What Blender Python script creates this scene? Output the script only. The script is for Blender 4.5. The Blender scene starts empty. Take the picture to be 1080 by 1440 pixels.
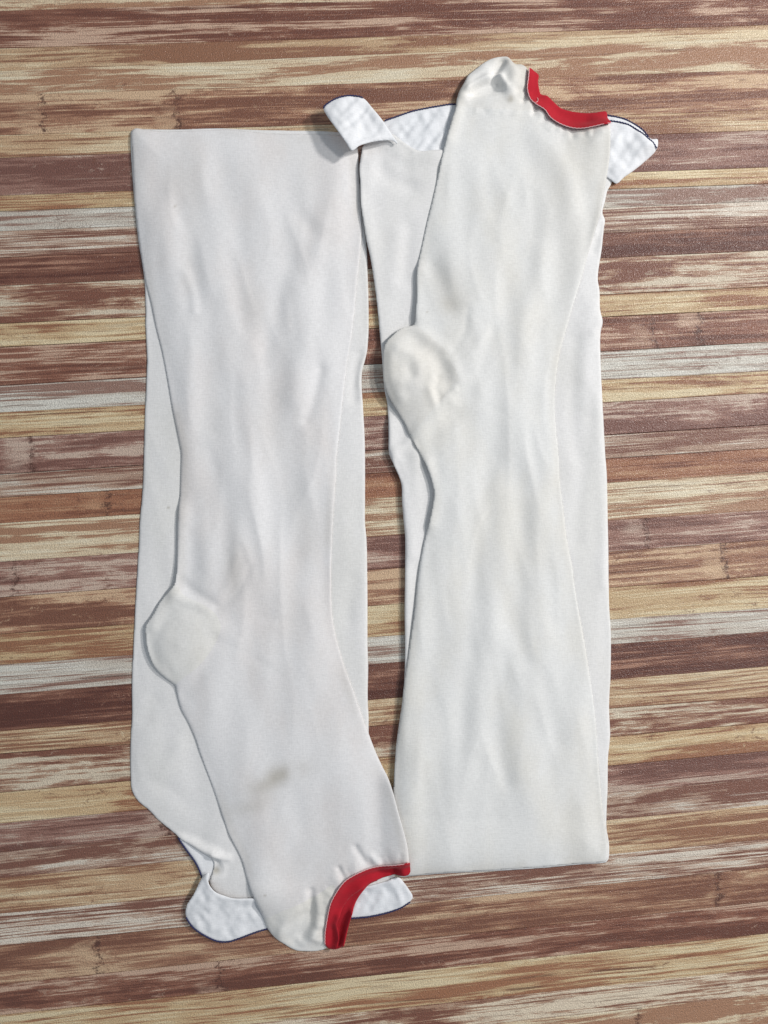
import bpy, math, random
import numpy as np
from mathutils import Vector, Matrix

# ------------------------------------------------------------------ camera
PX = 0.0004                 # metres on the table for one photograph pixel
F = 1082.0                  # focal length in photograph pixels
TILT = math.radians(3.3)
CAMH = F * PX * math.cos(TILT)
CAM = np.array([-CAMH * math.tan(TILT), 0.0, CAMH])
sc = bpy.context.scene
cd = bpy.data.cameras.new('camera'); cam = bpy.data.objects.new('camera', cd)
sc.collection.objects.link(cam)
cam.location = CAM; cam.rotation_euler = (0, -TILT, 0)
cd.sensor_fit = 'VERTICAL'; cd.sensor_height = 36.0; cd.lens = F / 1440 * 36.0
cd.clip_start = 0.01; cd.clip_end = 50
sc.camera = cam
# ------------------------------------------------------------------ world and lamps
w = bpy.data.worlds.new('World'); sc.world = w; w.use_nodes = True
bg = w.node_tree.nodes['Background']
bg.inputs[0].default_value = (0.80, 0.90, 1.0, 1); bg.inputs[1].default_value = 0.35
def area(name, loc, size, power, col):
    l = bpy.data.lights.new(name, 'AREA'); l.shape = 'DISK'; l.size = size; l.energy = power; l.color = col
    o = bpy.data.objects.new(name, l); sc.collection.objects.link(o); o.location = loc
    o.rotation_euler = (-Vector(loc)).to_track_quat('-Z', 'Y').to_euler()
    return o
area('room_lamp', (1.10, 0.60, 0.93), 0.17, 14.8, (1.0, 0.975, 0.945))
area('room_lamp', (1.02, 0.19, 1.30), 0.22, 7.6, (1.0, 0.98, 0.955))
sc.view_settings.view_transform = 'Standard'; sc.view_settings.look = 'None'
sc.view_settings.exposure = 0.0; sc.view_settings.gamma = 1.0
sc.view_settings.use_curve_mapping = False

# ------------------------------------------------------------------ helpers
rng = np.random.default_rng(7); random.seed(7)
def world(u, v, zpx):
    """photograph pixel -> point of the plane zpx*PX above the table"""
    u = np.asarray(u, float); v = np.asarray(v, float)
    a, b, c = (u - 540) / F, -(v - 720) / F, -1.0
    ct, st = math.cos(TILT), math.sin(TILT)
    dx = ct * a - st * c; dz = st * a + ct * c; dy = b
    t = (zpx * PX - CAM[2]) / dz
    return CAM[0] + t * dx, CAM[1] + t * dy
def lin(r, g, b, k=1.0):
    f = lambda c: (c / 255 / 12.92 if c / 255 < 0.04045 else ((c / 255 + 0.055) / 1.055) ** 2.4) * k
    return (f(r), f(g), f(b))
def link(o, parent=None):
    sc.collection.objects.link(o)
    if parent: o.parent = parent
    return o
class NT:
    def __init__(s, name):
        s.m = bpy.data.materials.new(name); s.m.use_nodes = True
        s.t = s.m.node_tree; s.b = s.t.nodes['Principled BSDF']
    def n(s, typ, **kw):
        nd = s.t.nodes.new(typ)
        for k, v in kw.items(): setattr(nd, k, v)
        return nd
    def l(s, a, b): s.t.links.new(a, b)
    def put(s, sock, v):
        if isinstance(v, bpy.types.NodeSocket): s.l(v, sock)
        else: sock.default_value = v
    def math(s, op, a, b=0.0, c=0.0, clamp=False):
        nd = s.n('ShaderNodeMath', operation=op, use_clamp=clamp)
        for i, v in enumerate((a, b, c)): s.put(nd.inputs[i], v)
        return nd.outputs[0]
    def mapr(s, v, a, b, c=0.0, d=1.0, smooth=True):
        nd = s.n('ShaderNodeMapRange'); nd.interpolation_type = 'SMOOTHSTEP' if smooth else 'LINEAR'
        for i, x in enumerate((v, a, b, c, d)): s.put(nd.inputs[i], x)
        return nd.outputs[0]
    def mix(s, f, a, b, blend='MIX'):
        nd = s.n('ShaderNodeMix', data_type='RGBA', blend_type=blend)
        s.put(nd.inputs[0], f); s.put(nd.inputs[6], a); s.put(nd.inputs[7], b)
        return nd.outputs[2]
    def scale(s, vec, sx, sy, sz=1.0):
        nd = s.n('ShaderNodeVectorMath', operation='MULTIPLY'); s.l(vec, nd.inputs[0]); nd.inputs[1].default_value = (sx, sy, sz)
        return nd.outputs[0]
    def noise(s, vec, scale=1.0, detail=4.0, rough=0.55, W=None, dist=0.0):
        nd = s.n('ShaderNodeTexNoise', noise_dimensions='4D' if W is not None else '3D')
        s.l(vec, nd.inputs['Vector'])
        if W is not None: s.l(W, nd.inputs['W'])
        nd.inputs['Scale'].default_value = scale; nd.inputs['Detail'].default_value = detail
        nd.inputs['Roughness'].default_value = rough; nd.inputs['Distortion'].default_value = dist
        return nd.outputs['Fac']

# ------------------------------------------------------------------ materials
def wood_material():
    M = NT('printed_wood'); at = lambda nm: M.n('ShaderNodeAttribute', attribute_type='OBJECT', attribute_name=nm)
    P = M.n('ShaderNodeTexCoord').outputs['Object']
    sd = at('seed').outputs['Fac']
    c1, c2, c3 = (at(k).outputs['Color'] for k in ('tone_dark', 'tone_mid', 'tone_light'))
    streak, patch, wave = (at(k).outputs['Fac'] for k in ('streak', 'patch', 'wave'))
    sx = M.n('ShaderNodeSeparateXYZ'); M.l(P, sx.inputs[0])
    X, Y = sx.outputs[0], sx.outputs[1]
    # gentle warp of the grain
    wn = M.noise(M.scale(P, 7, 30), 1, 2, 0.5, sd)
    wy = M.math('MULTIPLY', M.math('SUBTRACT', wn, 0.5), M.math('MULTIPLY', wave, 0.02))
    cb = M.n('ShaderNodeCombineXYZ'); M.l(X, cb.inputs[0]); M.l(M.math('ADD', Y, wy), cb.inputs[1]); M.l(M.math('MULTIPLY', sd, 0.7), cb.inputs[2])
    Q = cb.outputs[0]
    broad = M.noise(M.scale(Q, 6.5, 150), 1, 6, 0.62, sd, 0.3)
    drift = M.noise(M.scale(Q, 8, 45), 1, 3, 0.5, M.math('ADD', sd, 17.0))
    fine = M.noise(M.scale(Q, 9, 820), 1, 5, 0.65, sd)
    wear = M.noise(M.scale(Q, 15, 90), 1, 7, 0.68, sd, 0.6)
    flake = M.noise(M.scale(Q, 24, 520), 1, 6, 0.72, sd, 0.3)
    t = M.math('ADD', M.math('MULTIPLY', M.math('SUBTRACT', broad, 0.5), 1.5), 0.5)
    t = M.math('ADD', t, M.math('MULTIPLY', M.math('SUBTRACT', drift, 0.5), 0.9))
    t = M.math('ADD', t, M.math('MULTIPLY', M.math('SUBTRACT', fine, 0.5), M.math('MULTIPLY', M.math('MULTIPLY', M.math('ADD', streak, 0.2), M.mapr(drift, 0.36, 0.62, 0.35, 1.25)), 2.0)))
    t = M.math('ADD', t, M.math('MULTIPLY', M.math('SUBTRACT', wear, 0.5), M.math('ADD', 0.7, M.math('MULTIPLY', patch, 2.2))))
    t = M.math('ADD', t, M.math('MULTIPLY', M.math('SUBTRACT', flake, 0.5), M.math('ADD', 0.5, M.math('MULTIPLY', patch, 1.5))))
    col = M.mix(M.mapr(t, 0.32, 0.50), c1, c2)
    col = M.mix(M.mapr(t, 0.56, 0.74), col, c3)
    # dark grain lines, short dashes
    ln = M.noise(M.scale(Q, 5, 420), 1, 3, 0.5, M.math('ADD', sd, 9.0))
    brk = M.noise(M.scale(Q, 26, 60), 1, 2, 0.5, M.math('ADD', sd, 4.0))
    line = M.math('MULTIPLY', M.mapr(ln, 0.62, 0.72), M.mapr(brk, 0.42, 0.6))
    col = M.mix(M.math('MULTIPLY', line, 0.70), col, (*lin(86, 52, 40), 1))
    pale = M.math('MULTIPLY', M.mapr(ln, 0.40, 0.32), M.mapr(brk, 0.5, 0.62))
    col = M.mix(M.math('MULTIPLY', pale, 0.35), col, c3)
    dn = M.noise(M.scale(Q, 34, 1300), 1, 3, 0.55, M.math('ADD', sd, 2.0))
    dash = M.math('MULTIPLY', M.mapr(dn, 0.57, 0.66), M.mapr(drift, 0.40, 0.58))
    col = M.mix(M.math('MULTIPLY', dash, M.math('ADD', 0.25, M.math('MULTIPLY', streak, 0.35))), col, (*lin(104, 66, 52), 1))
    fk = M.noise(M.scale(Q, 150, 330), 1, 5, 0.75, M.math('ADD', sd, 23.0), 0.8)
    fm = M.noise(M.scale(Q, 16, 60), 1, 3, 0.6, M.math('ADD', sd, 31.0))
    col = M.mix(M.math('MULTIPLY', M.math('MULTIPLY', M.mapr(fk, 0.56, 0.62), M.mapr(fm, 0.52, 0.62)), 0.6), col, (*lin(108, 66, 50), 1))
    col = M.mix(M.math('MULTIPLY', M.math('MULTIPLY', M.mapr(fk, 0.42, 0.35), M.mapr(fm, 0.50, 0.62)), 0.6), col, c3)
    # bamboo nodes and knots
    for key in ('node_a', 'node_b'):
        k = at(key).outputs['Fac']
        rag = M.math('MULTIPLY', M.math('SUBTRACT', M.noise(M.scale(P, 90, 220), 1, 4, 0.7, sd), 0.5), 0.018)
        e = M.math('ADD', M.math('SUBTRACT', X, k), rag)
        blob = M.noise(M.scale(P, 330, 420), 1, 4, 0.75, sd, 1.2)
        m1 = M.math('MULTIPLY', M.mapr(M.math('ABSOLUTE', e), 0.0026, 0.0005), M.mapr(blob, 0.43, 0.56))
        halo = M.math('MULTIPLY', M.mapr(M.math('ABSOLUTE', M.math('ADD', e, 0.007)), 0.010, 0.002), M.mapr(wear, 0.42, 0.60))
        mot = M.math('MULTIPLY', M.mapr(M.math('ABSOLUTE', M.math('SUBTRACT', e, 0.008)), 0.016, 0.003), M.mapr(blob, 0.53, 0.62))
        col = M.mix(M.math('MULTIPLY', halo, 0.75), col, c3)
        col = M.mix(M.math('MULTIPLY', mot, 0.5), col, c1)
        col = M.mix(M.math('MULTIPLY', m1, 0.85), col, (*lin(80, 48, 38), 1))
    # print grain
    g = M.noise(P, 1200, 2, 0.65)
    col = M.mix(1.0, col, M.mix(M.mapr(g, 0.3, 0.7), (0.82, 0.82, 0.82, 1), (1.17, 1.165, 1.16, 1)), 'MULTIPLY')
    M.l(col, M.b.inputs['Base Color'])
    bh = M.math('ADD', M.math('MULTIPLY', M.noise(P, 1500, 1, 0.5), 1.0), M.math('MULTIPLY', fine, 0.6))
    bp = M.n('ShaderNodeBump'); bp.inputs['Strength'].default_value = 1.0; bp.inputs['Distance'].default_value = 0.00045
    M.l(bh, bp.inputs['Height']); M.l(bp.outputs[0], M.b.inputs['Normal'])
    M.l(M.mapr(g, 0.35, 0.65, 0.50, 0.24), M.b.inputs['Roughness'])
    M.b.inputs['Specular IOR Level'].default_value = 0.5
    return M.m
def fabric_material(name, base, stain_shade, rib=2600, bump=0.25, sheen=0.25, tone=None):
    M = NT(name)
    P = M.n('ShaderNodeTexCoord').outputs['Object']
    st = M.n('ShaderNodeAttribute', attribute_type='GEOMETRY', attribute_name='stain_shade').outputs['Fac']
    n1 = M.noise(M.scale(P, 26, 13), 1, 4, 0.55)
    n2 = M.noise(P, 900, 3, 0.6)
    col = M.mix(M.mapr(n1, 0.40, 0.68), (*base, 1), (*(tone or base), 1))
    col = M.mix(M.mapr(st, 0.0, 1.0, 0, 1, False), col, (*stain_shade, 1))
    n3 = M.noise(M.scale(P, 260, 1500), 1, 3, 0.65); n4 = M.noise(M.scale(P, 1300, 300), 1, 2, 0.6)
    kn = M.math('ADD', M.math('MULTIPLY', n3, 0.6), M.math('MULTIPLY', n4, 0.4))
    col = M.mix(1.0, col, M.mix(M.mapr(kn, 0.3, 0.7), (0.93, 0.93, 0.93, 1), (1.065, 1.065, 1.065, 1)), 'MULTIPLY')
    col = M.mix(1.0, col, M.mix(n2, (0.955, 0.955, 0.955, 1), (1.04, 1.04, 1.04, 1)), 'MULTIPLY')
    M.l(col, M.b.inputs['Base Color'])
    wv = M.n('ShaderNodeTexWave', wave_type='BANDS', bands_direction='Y'); M.l(P, wv.inputs['Vector'])
    wv.inputs['Scale'].default_value = rib / 6.283; wv.inputs['Distortion'].default_value = 3.0; wv.inputs['Detail'].default_value = 3
    h = M.math('ADD', M.math('ADD', M.math('MULTIPLY', wv.outputs['Fac'], 0.2), M.math('MULTIPLY', kn, 1.4)), M.math('MULTIPLY', n2, 0.8))
    bp = M.n('ShaderNodeBump'); bp.inputs['Strength'].default_value = bump; bp.inputs['Distance'].default_value = 0.0003
    M.l(h, bp.inputs['Height']); M.l(bp.outputs[0], M.b.inputs['Normal'])
    M.b.inputs['Roughness'].default_value = 0.92; M.b.inputs['Specular IOR Level'].default_value = 0.15
    M.b.inputs['Sheen Weight'].default_value = sheen; M.b.inputs['Sheen Roughness'].default_value = 0.5
    return M.m
def thread_material(name, base):
    M = NT(name); P = M.n('ShaderNodeTexCoord').outputs['Object']
    n = M.noise(P, 1200, 2, 0.6)
    M.l(M.mix(n, (*[c * 0.7 for c in base], 1), (*[min(1, c * 1.3) for c in base], 1)), M.b.inputs['Base Color'])
    M.b.inputs['Roughness'].default_value = 0.85
    return M.m
STAIN_SHADE = lin(172, 165, 152)  # also colours the pocket shade painted on the left thigh
MAT = dict(
    wood=wood_material(),
    leg=fabric_material('knit_leg', lin(230, 228, 228), STAIN_SHADE, tone=lin(226, 221, 219)),
    leg_cream=fabric_material('knit_leg_cream', lin(231, 230, 228), STAIN_SHADE, tone=lin(229, 226, 220)),
    thigh=fabric_material('knit_thigh', lin(231, 229, 228), STAIN_SHADE, tone=lin(228, 226, 223)),
    smooth=fabric_material('knit_smooth', lin(231, 229, 226), STAIN_SHADE, rib=3400, bump=0.15, tone=lin(227, 223, 216)),
    band=fabric_material('band_elastic', lin(234, 234, 236), STAIN_SHADE, rib=1900, bump=0.2, tone=lin(230, 231, 234)),
    red=fabric_material('red_elastic', lin(184, 37, 50), lin(150, 24, 36), rib=3000, bump=0.25, sheen=0.08, tone=lin(174, 32, 45)),
    navy=thread_material('navy_thread', lin(38, 42, 84)),
    pink=thread_material('pink_thread', lin(222, 178, 178)),
    white=thread_material('white_thread', lin(225, 222, 218)),
)
NM = NT('table_core'); NM.l(NM.mix(NM.noise(NM.n('ShaderNodeTexCoord').outputs['Object'], 60), (*lin(70, 46, 36), 1), (*lin(92, 64, 50), 1)), NM.b.inputs['Base Color'])
MAT['core'] = NM.m

# ------------------------------------------------------------------ the table and its planks, a flat print built as thin slabs
def box_mesh(name, x0, x1, y0, y1, z0, z1):
    vs = [(x0, y0, z0), (x1, y0, z0), (x1, y1, z0), (x0, y1, z0), (x0, y0, z1), (x1, y0, z1), (x1, y1, z1), (x0, y1, z1)]
    me = bpy.data.meshes.new(name)
    me.from_pydata(vs, [], [(3, 2, 1, 0), (4, 5, 6, 7), (0, 1, 5, 4), (1, 2, 6, 5), (2, 3, 7, 6), (3, 0, 4, 7)])
    return me
tm = box_mesh('table_top', -0.42, 0.42, -0.46, 0.42, -0.02, -0.0022); tm.materials.append(MAT['core'])
table = link(bpy.data.objects.new('table_top', tm)); table['kind'] = 'structure'
table['label'] = 'brown and cream table top printed with wooden planks, under the stockings'
PAL = {  # dark, mid, light tones as they look in even light
    'red':    ((106, 66, 54), (134, 90, 74), (190, 162, 144)),
    'dkred':  ((92, 54, 45), (116, 76, 63), (162, 122, 104)),
    'brown':  ((122, 82, 66), (158, 118, 96), (200, 172, 144)),
    'mauve':  ((116, 80, 72), (148, 112, 102), (190, 170, 158)),
    'tan':    ((142, 102, 80), (186, 158, 128), (214, 198, 170)),
    'cream':  ((162, 124, 100), (208, 192, 166), (220, 211, 190)),
    'yellow': ((150, 106, 80), (194, 169, 134), (214, 199, 168)),
    'blue':   ((146, 116, 106), (192, 186, 178), (208, 207, 202)),
    'streak': ((122, 84, 72), (174, 148, 132), (208, 200, 190)),
    'mix':    ((122, 80, 66), (166, 134, 114), (210, 198, 180)),
    'orange': ((122, 76, 58), (150, 104, 80), (178, 138, 110)),
}
WK = 1.03; DESAT = 0.0
# left-edge y, right-edge y, palette, streak, patch, wave, node positions in photograph pixels
ROWS = [(-130, -152, 'tan', .5, .3, .2), (-92, -118, 'mix', .6, .6, .2), (-40, -66, 'brown', .5, .3, .2),
 (-16, -44, 'cream', .5, .3, .3), (15, -14, 'red', .9, .5, .15), (68, 35, 'tan', .35, .35, .2), (100, 52, 'cream', .3, .3, .4),
 (134, 98, 'brown', .5, .55, .3, 250, 60), (190, 155, 'tan', .9, .2, .2), (222, 183, 'mauve', .3, .3, .1), (275, 235, 'yellow', .7, .1, .2),
 (297, 258, 'blue', .6, .1, .1), (325, 283, 'streak', 1.0, .3, .1), (362, 318, 'dkred', .5, .2, .15), (402, 352, 'mix', .4, 1.0, .2),
 (455, 403, 'yellow', .5, .2, .3), (488, 434, 'red', .55, .25, .2, 920, 985), (542, 481, 'blue', 1.1, .3, .15), (580, 522, 'yellow', .6, .4, .3),
 (616, 552, 'mauve', .6, .8, .2, 45), (667, 597, 'streak', 1.2, .1, .1), (700, 630, 'orange', .35, .25, .15, 150), (736, 664, 'cream', 1.1, .3, .2),
 (790, 717, 'mauve', .35, .6, .1, 20, 910), (840, 759, 'brown', .5, .5, .3, 1020), (892, 810, 'yellow', .9, .15, .7), (935, 855, 'blue', .8, .1, .15),
 (977, 888, 'dkred', .6, .35, .15), (1028, 937, 'tan', 1.2, .3, .2), (1060, 980, 'mix', .5, 1.1, .2), (1115, 1016, 'yellow', .25, .1, .5),
 (1158, 1056, 'mauve', .7, .5, .2, 234), (1198, 1094, 'streak', .8, .6, .2), (1235, 1132, 'tan', .9, .35, .25), (1285, 1180, 'streak', 1.3, .6, .15),
 (1330, 1220, 'brown', .5, .4, .25, 138, 1010), (1385, 1268, 'red', .5, .5, .2, 310), (1428, 1313, 'yellow', .9, .3, .5), (1478, 1362, 'mix', .8, .7, .25),
 (1516, 1398, 'cream', .7, .6, .3, 900), (1560, 1445, 'brown', .5, .4, .2), (1610, 1490, 'tan', .6, .3, .2), (1650, 1530, 'red', .6, .3, .2), (1700, 1580, 'tan', .5, .3, .2)]
def printed_plank(i, row, nxt):
    yl, yr, pal, stk, pat, wav = row[:6]; nodes = row[6:]
    ul, ur = -330.0, 1410.0
    ext = lambda a, b, u: a + (b - a) * u / 1080.0
    cs = [world(ul, ext(yl, yr, ul), 0), world(ur, ext(yl, yr, ur), 0), world(ur, ext(nxt[0], nxt[1], ur), 0), world(ul, ext(nxt[0], nxt[1], ul), 0)]
    o = np.array(cs).mean(0); ax = np.array(cs[1]) - np.array(cs[0]); ang = math.atan2(ax[1], ax[0])
    c, s = math.cos(-ang), math.sin(-ang)
    L = [((p[0] - o[0]) * c - (p[1] - o[1]) * s, (p[0] - o[0]) * s + (p[1] - o[1]) * c) for p in cs]
    zt = random.uniform(-0.00010, 0.00004); bev = 0.00016; gap = random.choice((0.00002, 0.00004, 0.00010, 0.00016))
    sy = (1, 1, -1, -1)
    out = [(x, y - sy[k] * gap) for k, (x, y) in enumerate(L)]
    inn = [(x, y - sy[k] * (gap + bev)) for k, (x, y) in enumerate(L)]
    vs = [(x, y, -0.0021) for x, y in out] + [(x, y, zt - bev * 0.6) for x, y in out] + [(x, y, zt) for x, y in inn]
    fs = [(3, 2, 1, 0)[::-1], (11, 10, 9, 8)]
    for k in range(4):
        k2 = (k + 1) % 4
        fs += [(k, 4 + k, 4 + k2, k2), (4 + k, 8 + k, 8 + k2, 4 + k2)]
    me = bpy.data.meshes.new('printed_plank'); me.from_pydata(vs, [], fs); me.materials.append(MAT['wood'])  # one strip of the wood print, raised as its own slab
    ob = link(bpy.data.objects.new('printed_plank', me), table); ob.location = (o[0], o[1], 0); ob.rotation_euler = (0, 0, ang)
    def j(c3):
        c = lin(*c3); g = 0.3 * c[0] + 0.55 * c[1] + 0.15 * c[2]; k = WK * random.uniform(0.94, 1.06)
        return tuple(k * (v + (g - v) * DESAT) * q for v, q in zip(c, (1.02, 0.98, 0.92)))
    ob['tone_dark'], ob['tone_mid'], ob['tone_light'] = [list(map(float, j(c))) for c in PAL[pal]]
    ob['seed'] = float(i * 1.37 + 0.5); ob['streak'] = float(stk); ob['patch'] = float(pat); ob['wave'] = float(wav)
    for key, n in zip(('node_a', 'node_b'), list(nodes) + [None, None]):
        if n is None: ob[key] = 9.0; continue
        vm = ext((yl + nxt[0]) / 2, (yr + nxt[1]) / 2, n); p = world(n, vm, 0)
        ob[key] = float((p[0] - o[0]) * c - (p[1] - o[1]) * s)
for i in range(len(ROWS) - 1): printed_plank(i, ROWS[i], ROWS[i + 1])

# ------------------------------------------------------------------ height fields for the folded cloth (all in photograph pixels)
G = 2.0; GX0, GY0, GX1, GY1 = 160.0, 50.0, 950.0, 1364.0
xs = np.arange(GX0, GX1 + G, G); ys = np.arange(GY0, GY1 + G, G)
XX, YY = np.meshgrid(xs, ys); SH = XX.shape
def smooth_poly(pts, step=3.0, closed=True):
    p = np.array(pts, float); n = len(p); out = []
    rngn = n if closed else n - 1
    for i in range(rngn):
        if closed: a, b, c, d = p[(i - 1) % n], p[i], p[(i + 1) % n], p[(i + 2) % n]
        else: a, b, c, d = p[max(i - 1, 0)], p[i], p[i + 1], p[min(i + 2, n - 1)]
        k = max(1, int(np.hypot(*(c - b)) / step))
        # centripetal-like damping of tangents keeps corners tight
        lb = np.hypot(*(c - b)); la = np.hypot(*(b - a)) + 1e-6; lc = np.hypot(*(d - c)) + 1e-6
        m1 = (c - a) * lb / (lb + la) if (closed or i > 0) else (c - b)
        m2 = (d - b) * lb / (lb + lc) if (closed or i < n - 2) else (c - b)
        for q in range(k):
            t = q / k; t2, t3 = t * t, t * t * t
            out.append((2*t3 - 3*t2 + 1) * b + (t3 - 2*t2 + t) * m1 + (-2*t3 + 3*t2) * c + (t3 - t2) * m2)
    if not closed: out.append(p[-1])
    return np.array(out)
def seg_dist(pts, X, Y, closed):
    d2 = np.full(X.shape, 1e9); inside = np.zeros(X.shape, bool)
    n = len(pts); m = n if closed else n - 1
    for i in range(m):
        ax, ay = pts[i]; bx, by = pts[(i + 1) % n]; dx, dy = bx - ax, by - ay
        L = dx * dx + dy * dy + 1e-9
        t = np.clip(((X - ax) * dx + (Y - ay) * dy) / L, 0, 1)
        d2 = np.minimum(d2, (X - ax - t * dx) ** 2 + (Y - ay - t * dy) ** 2)
        if closed and abs(dy) > 1e-9:
            cr = ((ay > Y) != (by > Y)) & (X < dx * (Y - ay) / dy + ax); inside ^= cr
    return np.sqrt(d2), inside
def window(pts, pad):
    p = np.array(pts); x0, y0 = p.min(0) - pad; x1, y1 = p.max(0) + pad
    i0, i1 = np.searchsorted(xs, (x0, x1)); j0, j1 = np.searchsorted(ys, (y0, y1))
    return slice(j0, j1), slice(i0, i1)
def sdf(pts, pad=24, smooth=True):
    p = smooth_poly(pts) if smooth else np.array(pts, float)
    out = np.full(SH, 60.0); w = window(p, pad)
    d, ins = seg_dist(p, XX[w], YY[w], True)
    out[w] = np.where(ins, -d, d); return out
def stroke(pts, sigma, amp, smooth=True):
    p = smooth_poly(pts, 8, False) if smooth and len(pts) > 2 else np.array(pts, float)
    out = np.zeros(SH); w = window(p, 3.5 * sigma)
    d, _ = seg_dist(p, XX[w], YY[w], False)
    out[w] = amp * np.exp(-0.5 * (d / sigma) ** 2); return out
def strokes(lst, k=1.0):
    out = np.zeros(SH)
    for pts, sg, a in lst: out += stroke(pts, sg, a * (k if sg > 8.5 else 1.0))
    return out
def blob(x, y, sx, sy, a, rot=0.0):
    c, s = math.cos(rot), math.sin(rot); u = (XX - x) * c + (YY - y) * s; v = -(XX - x) * s + (YY - y) * c
    return a * np.exp(-0.5 * ((u / sx) ** 2 + (v / sy) ** 2))
def gblur(a, sx, sy=None):
    sy = sx if sy is None else sy
    def k1(s):
        s = s / G; r = int(3 * s) + 1; k = np.exp(-0.5 * (np.arange(-r, r + 1) / s) ** 2); return k / k.sum(), r
    k, r = k1(sx); b = np.pad(a, ((0, 0), (r, r)), 'edge'); o = np.zeros_like(a)
    for i, kk in enumerate(k): o += kk * b[:, i:i + a.shape[1]]
    k, r = k1(sy); b = np.pad(o, ((r, r), (0, 0)), 'edge'); o = np.zeros_like(a)
    for i, kk in enumerate(k): o += kk * b[i:i + a.shape[0], :]
    return o
def gnoise(sx, sy, seed):
    n = gblur(np.random.default_rng(seed).standard_normal(SH), sx, sy); return n / n.std()
def prof(d, r): q = 1 - np.clip(d / r, 0, 1); return np.clip(1 - q * q, 0, 1) ** 0.8
def sstep(a, b, v): t = np.clip((v - a) / (b - a), 0, 1); return t * t * (3 - 2 * t)
def bil(A, x, y):
    fx = np.clip((np.asarray(x) - GX0) / G, 0, SH[1] - 1.001); fy = np.clip((np.asarray(y) - GY0) / G, 0, SH[0] - 1.001)
    i, j = fx.astype(int), fy.astype(int); a, b = fx - i, fy - j
    return (A[j, i] * (1 - a) + A[j, i + 1] * a) * (1 - b) + (A[j + 1, i] * (1 - a) + A[j + 1, i + 1] * a) * b
def dilate(a, r):
    k = int(r / G); o = a.copy()
    for q in range(1, k + 1):
        o[:, q:] = np.maximum(o[:, q:], a[:, :-q]); o[:, :-q] = np.maximum(o[:, :-q], a[:, q:])
    a = o; o = a.copy()
    for q in range(1, k + 1):
        o[q:] = np.maximum(o[q:], a[:-q]); o[:-q] = np.maximum(o[:-q], a[q:])
    return o
class Layer:
    """cloth laid over the support S inside an outline: zb (rim height), ht (rise towards the middle)"""
    def __init__(s, outline, S, te, th, r, wr=None, lift=None, tent=6, zref=6.0, smooth=True, clear=0.4, crown=0.0, cr=30.0):
        s.sd = sdf(outline, smooth=smooth); d = -s.sd
        base = gblur(S, tent); over = np.where(s.sd < 6, np.maximum(S - base, 0), 0)
        base = base + gblur(dilate(over, tent * 1.2), tent * 0.5) + clear
        base = np.maximum(base, S + 0.15)
        s.base = base
        s.zb = base + te + (lift if lift is not None else 0)
        wq = prof(np.maximum(d, 0), 11)
        s.ht = th + crown * (1 - (1 - np.clip(d / cr, 0, 1)) ** 2) + (wr * wq if wr is not None else 0) ; s.r = r; s.te = te; s.zref = zref
        s.top = s.zb + s.ht * prof(d, r)
        lo = S + 0.7; s.top = np.where(s.sd < 0, 0.5 * (s.top + lo + np.sqrt((s.top - lo) ** 2 + 0.35)), s.top)
        s.ins = s.sd < 0
    def onto(s, S): return np.where(s.ins, np.maximum(S, s.top), S)
ORIGIN = {}
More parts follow.
